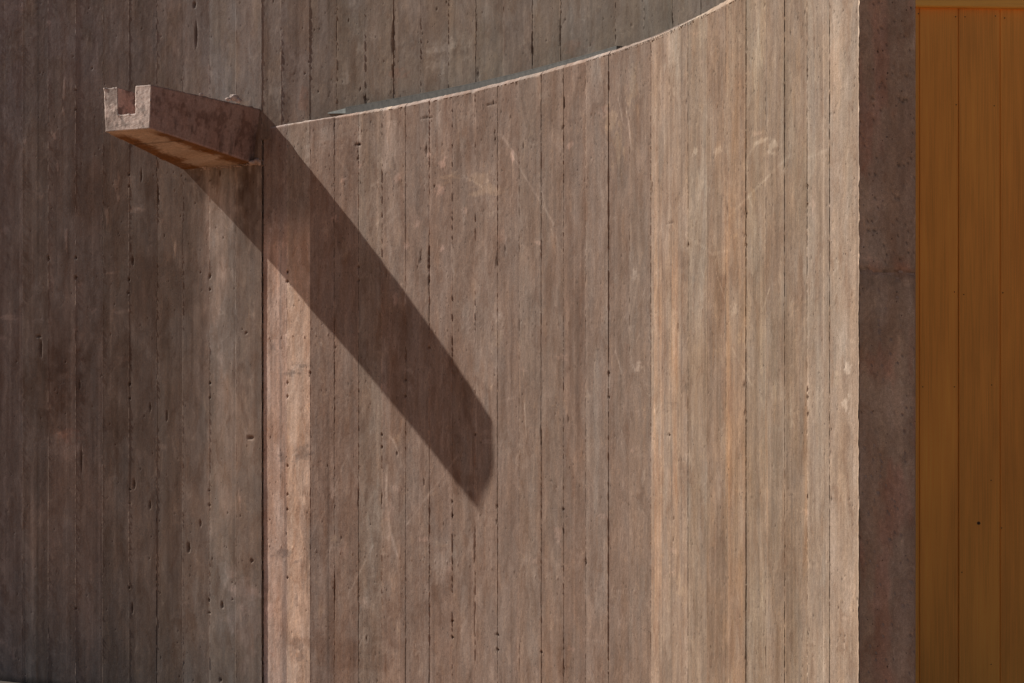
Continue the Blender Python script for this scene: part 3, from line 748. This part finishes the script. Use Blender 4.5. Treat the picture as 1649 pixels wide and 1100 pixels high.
# --- tall curved wall (left of and behind the parapet)
wall = thing('curved_wall', 'taller dark board-marked concrete wall carrying the water spout, behind the parapet', 'wall', )
W_TOP = EYE + 2.35
colL = [(90, 75, 66), (89, 76, 68), (80, 66, 58), (69, 55, 47), (65, 52, 45), (64, 51, 44), (63, 50, 44), (64, 51, 45), (63, 51, 45), (62, 50, 45), (62, 50, 44)]
nL = len(JL) - 1
for k in range(nL):
    A = (XL[k + 1], DL[k + 1]); B = (XL[k], DL[k])
    th = math.degrees(thL[k])
    zlo = 0.0; zhi = EYE + 655.0 / (F / DL[k]) + 0.02
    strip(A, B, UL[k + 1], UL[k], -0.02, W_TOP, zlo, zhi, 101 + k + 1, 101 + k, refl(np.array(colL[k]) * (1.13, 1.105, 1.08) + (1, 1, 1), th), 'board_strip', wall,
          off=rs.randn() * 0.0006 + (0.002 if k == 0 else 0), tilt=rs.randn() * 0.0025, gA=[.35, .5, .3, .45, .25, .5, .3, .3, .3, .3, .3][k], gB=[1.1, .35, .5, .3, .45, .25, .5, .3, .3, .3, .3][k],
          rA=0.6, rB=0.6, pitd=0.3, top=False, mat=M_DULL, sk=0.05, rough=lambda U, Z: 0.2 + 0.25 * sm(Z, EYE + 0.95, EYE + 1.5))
colB = [(90, 73, 63), (92, 75, 66), (90, 75, 66), (94, 79, 69), (98, 82, 71), (100, 83, 72), (101, 84, 73), (103, 86, 74), (100, 84, 72), (101, 84, 73), (102, 86, 74), (103, 88, 77), (101, 87, 76), (103, 89, 78), (104, 91, 80), (106, 92, 81), (106, 92, 81), (106, 92, 81), (106, 92, 81), (106, 92, 81)]
for k in range(len(JB) - 1):
    A = (XB[k], DB[k]); B = (XB[k + 1], DB[k + 1])
    z0 = H_TOP - 0.25 if k > 0 else H_TOP - 0.06
    if k > 4: z0 = -0.02
    zlo = max(H_TOP - 0.12, z0); zhi = EYE + 655.0 / (F / DB[k]) + 0.02
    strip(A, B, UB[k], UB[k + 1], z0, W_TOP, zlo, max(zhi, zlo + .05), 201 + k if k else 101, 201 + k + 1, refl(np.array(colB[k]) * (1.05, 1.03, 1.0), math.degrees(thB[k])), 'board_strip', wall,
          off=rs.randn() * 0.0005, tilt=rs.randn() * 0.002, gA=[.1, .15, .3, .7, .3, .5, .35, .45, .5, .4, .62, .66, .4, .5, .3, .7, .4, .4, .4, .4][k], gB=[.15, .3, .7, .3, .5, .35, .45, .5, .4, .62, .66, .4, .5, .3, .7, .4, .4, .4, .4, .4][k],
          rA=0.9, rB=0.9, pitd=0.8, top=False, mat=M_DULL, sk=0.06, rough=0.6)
Xw = np.concatenate([XL[::-1], XB[1:]]); Dw = np.concatenate([DL[::-1], DB[1:]])
nW = normals(Xw, Dw)
fr = [(Xw[i] - nW[i][0] * 0.012, Dw[i] - nW[i][1] * 0.012) for i in range(len(Xw))]
bk = [(Xw[i] - nW[i][0] * 0.25, Dw[i] - nW[i][1] * 0.25) for i in range(len(Xw))]
prism('wall_core', (fr, bk), -0.02, W_TOP, M_SMOOTH, wall, (0.20, 0.15, 0.125))

# ------------------------------------------------------------------ water spout
def P3(px, py, D):
    return np.array([(px - CX) * D / F, D, (YH - py) * D / F + EYE])


def lattice(name, corner, nx, ny, nz, keep, mat, parent, color, tintf, disp=0.0015, chip=0.004):
    """hexahedral lattice, keep(i,j,k) says which cells exist; corner(a,b,c) maps unit coords to metres"""
    I, J, K = np.meshgrid(np.arange(nx + 1), np.arange(ny + 1), np.arange(nz + 1), indexing='ij')
    P = corner(I / nx, J / ny, K / nz)
    ce = np.zeros((nx + 2, ny + 2, nz + 2), bool)
    ci, cj, ck = np.meshgrid(np.arange(nx), np.arange(ny), np.arange(nz), indexing='ij')
    ce[1:-1, 1:-1, 1:-1] = keep((ci + .5) / nx, (cj + .5) / ny, (ck + .5) / nz)
    faces = []; kinds = []
    vid = lambda i, j, k: (i * (ny + 1) + j) * (nz + 1) + k
    for ax in range(3):
        for sgn in (0, 1):
            nb = np.roll(ce, 1 if sgn == 0 else -1, axis=ax)
            m = ce & ~nb
            i, j, k = np.nonzero(m); i -= 1; j -= 1; k -= 1
            if ax == 0:
                x = i + sgn; f = [vid(x, j, k), vid(x, j + 1, k), vid(x, j + 1, k + 1), vid(x, j, k + 1)]
            elif ax == 1:
                y = j + sgn; f = [vid(i, y, k), vid(i, y, k + 1), vid(i + 1, y, k + 1), vid(i + 1, y, k)]
            else:
                z = k + sgn; f = [vid(i, j, z), vid(i + 1, j, z), vid(i + 1, j + 1, z), vid(i, j + 1, z)]
            f = np.stack(f, -1)
            if sgn == 0: f = f[:, ::-1]
            faces.append(f); kinds.append(np.full(len(f), ax * 2 + sgn))
    q = np.concatenate(faces); kd = np.concatenate(kinds)
    Pf = P.reshape(-1, 3).copy(); pu = np.stack([I / nx, J / ny, K / nz], -1).reshape(-1, 3)
    # averaged normals and "edge-ness"
    v = Pf[q]; fn = np.cross(v[:, 2] - v[:, 0], v[:, 3] - v[:, 1]); fn /= np.linalg.norm(fn, axis=1)[:, None] + 1e-12
    ns = np.zeros_like(Pf); cnt = np.zeros(len(Pf))
    for c in range(4): np.add.at(ns, q[:, c], fn); np.add.at(cnt, q[:, c], 1)
    ln = np.linalg.norm(ns, axis=1) + 1e-9; edge = np.clip(1 - ln / np.maximum(cnt, 1), 0, 1)
    nn = ns / ln[:, None]
    am = (fbm3(Pf * 60, 2, 3) - 0.5) * 2 * disp + (vn3(Pf * 190, 5) - 0.5) * disp
    ch = -(0.35 + 1.6 * sm(fbm3(Pf * 45, 7, 3), 0.45, 0.8)) * chip * np.minimum(edge * 3.4, 1.3)
    Pf += nn * (am + ch)[:, None]
    used = np.unique(q); remap = -np.ones(len(Pf), int); remap[used] = np.arange(len(used))
    # axis per vertex for painting
    axw = np.zeros((len(Pf), 6))
    for c in range(4): np.add.at(axw, (q[:, c], kd), 1)
    axw /= np.maximum(axw.sum(1), 1)[:, None]
    tint = tintf(pu[used], Pf[used], axw[used])
    uv = np.stack([Pf[used, 0] * 0.8 + Pf[used, 1] * 0.6, Pf[used, 2] + 0.3 * Pf[used, 1]], -1)
    return mesh_obj(name, Pf[used], remap[q], mat, parent, uv=uv, tint=tint, color=color, smooth=True)


T1 = P3(243, 137, 11.09); T2 = P3(240.5, 206.5, 11.09); T3 = P3(170.5, 212, 11.345); T4 = P3(168, 143, 11.345)
# root corners on the wall surface, then carried on into the wall
def on_wall(px, py):
    D = np.interp(px, JL[::-1], DL[::-1]); return P3(px, py, D)
R2 = on_wall(407, 263); R1 = on_wall(419, 176); R3 = on_wall(296, 273); R4 = on_wall(312, 180)
R4[2] = R1[2]


def spout_corner(a, b, c):
    """a: 0 left .. 1 right, b: 0 bottom .. 1 top, c: 0 tip .. 1.06 inside the wall"""
    c = c * 1.07
    def mix(t): return t[..., None]
    tip = (T3 * mix(1 - a) + T2 * mix(a)) * mix(1 - b) + (T4 * mix(1 - a) + T1 * mix(a)) * mix(b)
    rt = (R3 * mix(1 - a) + R2 * mix(a)) * mix(1 - b) + (R4 * mix(1 - a) + R1 * mix(a)) * mix(b)
    return tip * mix(1 - c) + rt * mix(c)


def spout_keep(a, b, c):
    wl = 0.285
    return ~((a > wl) & (a < 1 - 0.315) & (b > 0.35))


def spout_tint(p, P, ax):
    a, b, c = p[:, 0], p[:, 1], p[:, 2]
    t = np.ones((len(p), 3))
    right = ax[:, 1]; left = ax[:, 0]; bottom = ax[:, 2]; topf = ax[:, 3]; tip = ax[:, 4]
    inner = (a > 0.25) & (a < 0.7) & (b > 0.28) & (tip < 0.5)
    pinkish = np.array([0.62, 0.44, 0.38])
    side = np.clip(right + left, 0, 1)[:, None]
    n1 = fbm3(P * np.array([30, 30, 22.0]), 3, 4); n2 = fbm3(P * np.array([75, 75, 50.0]), 8, 4)
    col = np.ones((len(p), 3)) * np.array([0.60, 0.45, 0.40])
    # outside flanks: dull pink cement under dark brown lichen in the upper half and streaks below
    lich = 0.62 * sm(n1 * 0.35 + n2 * 0.65 + 0.13 * np.exp(-((b - 0.62 + 0.1 * c) / 0.22) ** 2) - 0.05, 0.46, 0.66)
    flank = np.array([0.74, 0.52, 0.46]) * (0.85 + 0.35 * n2[:, None]) * (1 - lich[:, None]) + np.array([0.24, 0.135, 0.105]) * lich[:, None]
    run = sm(fbm(c * 34, b * 2.0, 12, 3), 0.55, 0.75) * sm(0.55 - b, 0, 0.3)
    flank = flank * (1 - 0.4 * run[:, None])
    flank = flank * (1 - 0.45 * (sm(c, 0.84, 0.95) * sm(0.9 - b, 0, .5))[:, None])
    flank = flank * (1 - 0.35 * sm(b, 0.965, 1.0)[:, None] * (n2 > 0.4)[:, None])
    # underside: sandy board face with rusty algae along both edges
    wob = 0.16 * (fbm(c * 9, a * 0, 5, 4) - 0.5) * 2 + 0.22 * (n2 - 0.5)
    eL = 1 - sm(a + wob, 0.16, 0.34); eR = sm(a + wob, 0.72, 0.86)
    rust = np.clip(eL + eR, 0, 1) * sm(c, 0.02, 0.16)
    seam = np.exp(-((c - 0.30 - 0.03 * n1) / 0.012) ** 2) * 0.5
    soff = np.array([0.90, 0.68, 0.53]) * (0.9 + 0.25 * n2[:, None])
    rc = np.array([0.36, 0.165, 0.06]) * (0.6 + 0.9 * n2[:, None])
    soff = soff * (1 - rust[:, None]) + rc * rust[:, None]
    soff *= (1 - seam)[:, None]
    # broken end: pale aggregate with grey weathering on the left cheek
    gy = sm(fbm3(P * 34, 15, 5) + 0.16 * (a < 0.3) - 0.06, 0.48, 0.66)
    endc = np.array([1.28, 1.05, 0.92]) * (0.84 + 0.32 * n2[:, None]) * (1 - gy[:, None] * 0.42)
    endc *= 1 - 0.5 * sm(vn3(P * 170, 4), 0.80, 0.9)[:, None]
    inn = np.array([0.90, 0.62, 0.53]) * (0.75 + 0.5 * n2[:, None]) * (1 - 0.5 * sm(n1, 0.5, 0.6)[:, None])
    col = flank
    w = bottom[:, None]; col = col * (1 - w) + soff * w
    w = inner[:, None]; col = np.where(w, inn, col)
    w = sm(tip, 0.25, 0.6)[:, None]; col = col * (1 - w) + endc * w
    w = (topf * (~inner))[:, None]; col = col * (1 - w) + np.array([0.7, 0.52, 0.45]) * w
    # splattered pale cement crumbs where the formwork leaked along the lower edges
    ed = np.clip((np.minimum(b, 1) < 0.03).astype(float) * (right > 0) * 0.35, 0, 1)[:, None]
    col = col * (1 + ed)
    return np.clip(col, 0.01, 1.75)


spout = thing('water_spout', 'stubby U-shaped concrete water spout with pale broken end, jutting from the dark wall', 'water spout')
lattice('spout_channel', spout_corner, 70, 42, 110, spout_keep, M_CAST, spout, (0.56, 0.56, 0.56), spout_tint, disp=0.0010, chip=0.0026)


def lump(px, py, D, r, parent, color, seed, sq=(1, 1, 1), name='mortar_lump'):
    """an irregular crumb of mortar: displaced quad sphere"""
    n = 14; th = np.linspace(0, math.pi, n); ph = np.linspace(0, 2 * math.pi, 2 * n + 1)
    TH, PH = np.meshgrid(th, ph, indexing='ij')
    d = np.stack([np.sin(TH) * np.cos(PH), np.sin(TH) * np.sin(PH), np.cos(TH)], -1)
    c = P3(px, py, D)
    rr = r * (0.6 + 0.8 * fbm3(d * 1.6 + 9, seed, 3))[..., None]
    P = c + d * rr * np.array(sq)
    co = P.reshape(-1, 3)
    return mesh_obj(name, co, gridquads(n, 2 * n + 1)[:, ::-1], M_CAST, parent, uv=np.stack([co[:, 0] + co[:, 1], co[:, 2]], -1), color=color)


pc = (0.48, 0.36, 0.30)
k = 0
crumbs = []
for q in np.sort(rs.rand(40)):
    crumbs.append((298 + 118 * q + rs.randn() * 2, 274.5 - 11 * q + rs.randn() * 1.0, 11.87 - 0.33 * q, 0.002 + 0.006 * rs.rand() ** 2, (1.5, 1, .6)))
for (x, y, D, r, sq) in crumbs + [(409, 262, 11.55, .020, (1.2, 1, .6)), (421, 263, 11.535, .016, (1.0, .8, 1.1)), (414, 259, 11.54, .015, (1.2, .8, .8)), 
                         (377, 157, 11.60, .019, (1.2, 1, .8)), (384, 162, 11.60, .014, (1.2, 1, .8)), (324, 153, 11.42, .009, (1, 1, 1)), (368, 160, 11.58, .012, (1.3, 1, .7))]:
    lump(x, y, D, r, spout, pc if y > 200 else (0.52, 0.40, 0.34), k, sq); k += 1

# ------------------------------------------------------------------ steel bar behind the top edge of the parapet
def bar():
    root = thing('steel_flashing', 'thin grey steel bar following the top edge of the curved parapet', 'flashing', )
    # upper edge seen in the photo -> plan curve lying on the parapet top, 5-7 cm behind its face
    xs = np.array([543, 613, 680, 747, 813, 863, 913, 980, 1015, 1045.]); ys = np.array([172.0, 160.5, 149, 136.5, 121.5, 110.5, 97.5, 78, 66, 54.0])
    zt = 1.2876 + 0.037
    D = zt * F / (YH - ys); D = np.poly1d(np.polyfit(xs, D, 3))(xs)
    xf = np.linspace(543, 955, 60); co_ = np.polyfit(xs, D, 3)
    # stay between 3.5 and 9 cm behind the front face
    Xf = []; 
    nsm = nP
    for x in xf:
        u = np.interp(x, JP, np.arange(28)); i = int(min(u, 26)); fr_ = u - i
        p = np.array([XP[i] * (1 - fr_) + XP[i + 1] * fr_, DP[i] * (1 - fr_) + DP[i + 1] * fr_])
        n = nP[i] * (1 - fr_) + nP[i + 1] * fr_
        Xf.append((p, n))
    off = 0.052 + 0.068 * np.clip((xf - 620) / 450, 0, 1)
    c = np.array([p - n * o for (p, n), o in zip(Xf, off)]); nn = np.array([n for _, n in Xf])
    zb, ztop = H_TOP - 0.001, EYE + zt
    th_ = 0.010
    def sweep(name, c, nn, zb, zt_, th, color, parent, taper=None):
        m = len(c); co = []
        for q in range(m):
            a = c[q] + nn[q] * th / 2; b = c[q] - nn[q] * th / 2
            z0, z1 = (zb, zt_) if taper is None else taper(q / (m - 1))
            co += [(a[0], a[1], z0), (a[0], a[1], z1), (b[0], b[1], z1), (b[0], b[1], z0)]
        qd = []
        for q in range(m - 1):
            for e in range(4):
                f = (e + 1) % 4
                qd.append((q * 4 + e, q * 4 + 4 + e, q * 4 + 4 + f, q * 4 + f))
        qd += [(0, 1, 2, 3), (m * 4 - 1, m * 4 - 2, m * 4 - 3, m * 4 - 4)]
        return mesh_obj(name, co, qd, M_STEEL, parent, color=color, smooth=False)
    sweep('upright', c, nn, zb, ztop, th_, (0.125, 0.123, 0.115), root)
    # folded lip on top, leaning back
    c2 = c - nn * 0.012
    sweep('top_lip', c2 , nn, ztop + 0.0005, ztop + 0.004, 0.034, (0.13, 0.13, 0.122), root)
    # pointed end piece running on towards the spout
    dirv = c[0] - c[1]; dirv /= np.hypot(*dirv)
    e0 = c[0] + dirv * 0.0015; e1 = c[0] + dirv * 0.152
    t = np.linspace(0, 1, 12); ce = e0[None] * (1 - t)[:, None] + e1[None] * t[:, None]
    nn2 = np.repeat(nn[:1], 12, 0)
    sweep('pointed_end', ce, nn2, 0, 0, 0.010, (0.30, 0.33, 0.32), root, taper=lambda q: (ztop - 0.024 + 0.013 * q, ztop - 0.001 - 0.006 * q))
bar()

# ------------------------------------------------------------------ timber door wall on the right
def box(name, x0, x1, y0, y1, z0, z1, mat, parent, color, rot=None, bev=0.002, tintf=None, nz=1, label=None):
    """board with chamfered long edges; local frame: x across, y depth, z up"""
    pr = [(x0, y1), (x0, y0 + bev), (x0 + bev, y0), (x1 - bev, y0), (x1, y0 + bev), (x1, y1)]
    zs = np.linspace(z0, z1, nz + 1); co = []; uv = []
    for z in zs:
        for (x, y) in pr: co.append((x, y, z)); uv.append((x, z))
    q = []
    m = len(pr)
    for r in range(nz):
        for e in range(m):
            f = (e + 1) % m
            q.append((r * m + e, r * m + f, (r + 1) * m + f, (r + 1) * m + e))
    b = 0; t = nz * m
    q += [(b + 0, b + 5, b + 4, b + 1), (b + 1, b + 4, b + 3, b + 2), (t + 1, t + 4, t + 5, t + 0), (t + 2, t + 3, t + 4, t + 1)]
    co = np.array(co, float)
    if rot is not None: co = rot(co)
    return mesh_obj(name, co, q, mat, parent, uv=np.array(uv), color=color, smooth=False, label=label)


door = thing('timber_door', 'tall orange brown timber door of vertical planks in shade, beyond the parapet end', 'door')
D0 = 7.70; ang = math.radians(5.0); ox = (1473 - CX) * D0 / F
def rot(co):
    c = co.copy(); X = co[:, 0]; Y = co[:, 1]
    c[:, 0] = ox + X * math.cos(ang) - Y * math.sin(ang); c[:, 1] = D0 + X * math.sin(ang) + Y * math.cos(ang); return c
def lx(px):
    q = (px - CX) / F       # ray x = q*y ; ox + s cos = q (D0 + s sin)
    return (q * D0 - ox) / (math.cos(ang) - q * math.sin(ang))
sD = F / D0
z_l = EYE + (YH - 12.5) / sD
edges = [1415, 1480.5, 1543.5, 1610.5] + [1610.5 + 65.5 * k for k in range(1, 8)]
wc = [(0.96, 0.43, 0.082), (0.95, 0.41, 0.078), (0.95, 0.415, 0.08), (0.96, 0.415, 0.078), (0.36, 0.14, 0.03), (0.34, 0.13, 0.03), (0.36, 0.14, 0.03), (0.34, 0.13, 0.03), (0.36, 0.14, 0.03), (0.34, 0.13, 0.03)]
for k in range(len(edges) - 1):
    a, b = lx(edges[k]) + 0.0006, lx(edges[k + 1]) - 0.0006
    box('plank', a, b, 0.0 + [0, .001, 0, .0015, 0, 0, 0, 0, 0, 0][k], 0.035, 0.01, z_l + 0.05, M_WOOD, door, wc[k], rot, bev=0.0022)
box('backing_board', lx(1415), lx(edges[-1]), 0.036, 0.06, 0.01, z_l + 0.40, M_WOOD, door, (0.2, 0.08, 0.02), rot)
# lintel board across the top
def lintel():
    x0, x1 = lx(1400), lx(edges[-1]) + .05; z0, z1 = z_l, z_l + 0.34
    pr = [(0.034, z0), (-0.018, z0), (-0.022, z0 + 0.004), (-0.022, z1 - 0.004), (-0.018, z1), (0.034, z1)]
    co = [(x, y, z) for x in (x0, x1) for (y, z) in pr]; q = [(e, (e + 1) % 6, 6 + (e + 1) % 6, 6 + e) for e in range(6)] + [(0, 5, 4, 1), (1, 4, 3, 2), (7, 10, 11, 6), (8, 9, 10, 7)]
    co = rot(np.array(co, float)); uv = np.array([(c[2] * 1.0, c[0]) for c in co])
    mesh_obj('lintel', co, q, M_WOOD, door, uv=uv, smooth=False, color=(1.0, 0.52, 0.11))
lintel()
# nail heads and one dark knot, small discs let into the planks
def disc(px, py, r, name, color, deep=0.0006):
    x = lx(px); z = EYE + (YH - py) / sD
    n = 12; a = np.linspace(0, 2 * math.pi, n, endpoint=False)
    co = [(x + r * math.cos(t), -deep, z + r * math.sin(t)) for t in a] + [(x + r * .5 * math.cos(t), -deep * 1.6, z + r * .5 * math.sin(t)) for t in a]
    co += [(x + r * math.cos(t), 0.003, z + r * math.sin(t)) for t in a]
    q = [(e, (e + 1) % n, n + (e + 1) % n, n + e) for e in range(n)] + [(2 * n + e, 2 * n + (e + 1) % n, (e + 1) % n, e) for e in range(n)]
    q += [(n + 0, n + 1, n + 2, n + 3), (n + 0, n + 3, n + 4, n + 11), (n + 4, n + 5, n + 10, n + 11), (n + 5, n + 6, n + 9, n + 10), (n + 6, n + 7, n + 8, n + 9)]
    mesh_obj(name, rot(np.array(co, float)), q, M_WOOD, door, uv=np.zeros((3 * n, 2)), smooth=False, color=color)
disc(1576, 843, 0.0055, 'knot', (0.07, 0.04, 0.022))
for (x, y) in [(1539, 26), (1554, 26), (1603, 24), (1618, 27), (1479, 22), (1540, 168), (1601, 169), (1615, 471), (1552, 474), (1537, 470), (1596, 774), (1613, 851), (1486, 623), (1537, 623), (1549, 922), (1597, 620), (1596, 1071)]:
    disc(x, y, 0.0019, 'nail_head', (0.10, 0.035, 0.012))

# ------------------------------------------------------------------ ground
g = 300.0
gx = mesh_obj('ground', [(-g, -g, 0), (g, -g, 0), (g, g, 0), (-g, g, 0)], [(0, 1, 2, 3)], M_GROUND, smooth=False)
gx['kind'] = 'structure'

gq = []; gv = []
for i in range(len(Xw)):
    a = (Xw[i], Dw[i]); b = (Xw[i] + nW[i][0] * 0.9, Dw[i] + nW[i][1] * 0.9)
    gv += [(a[0], a[1], 0.004), (b[0], b[1], 0.004)]
    if i: gq.append((2 * i - 2, 2 * i - 1, 2 * i + 1, 2 * i))
m2, nt2, b2 = new_mat('dark_soil')
nz2 = N(nt2, 'ShaderNodeTexNoise'); nz2.inputs['Scale'].default_value = 40; nz2.inputs['Detail'].default_value = 6
nt2.links.new(vmix(nt2, ramp(nt2, nz2.outputs['Fac'], 0.35, 0.65), (0.035, 0.024, 0.018, 1), (0.075, 0.05, 0.036, 1)), b2.inputs['Base Color'])
b2.inputs['Roughness'].default_value = 1.0
so = mesh_obj('soil_strip', gv[:2 * len(XL) + 2], gq[:len(XL)], m2, smooth=False)
so['kind'] = 'structure'
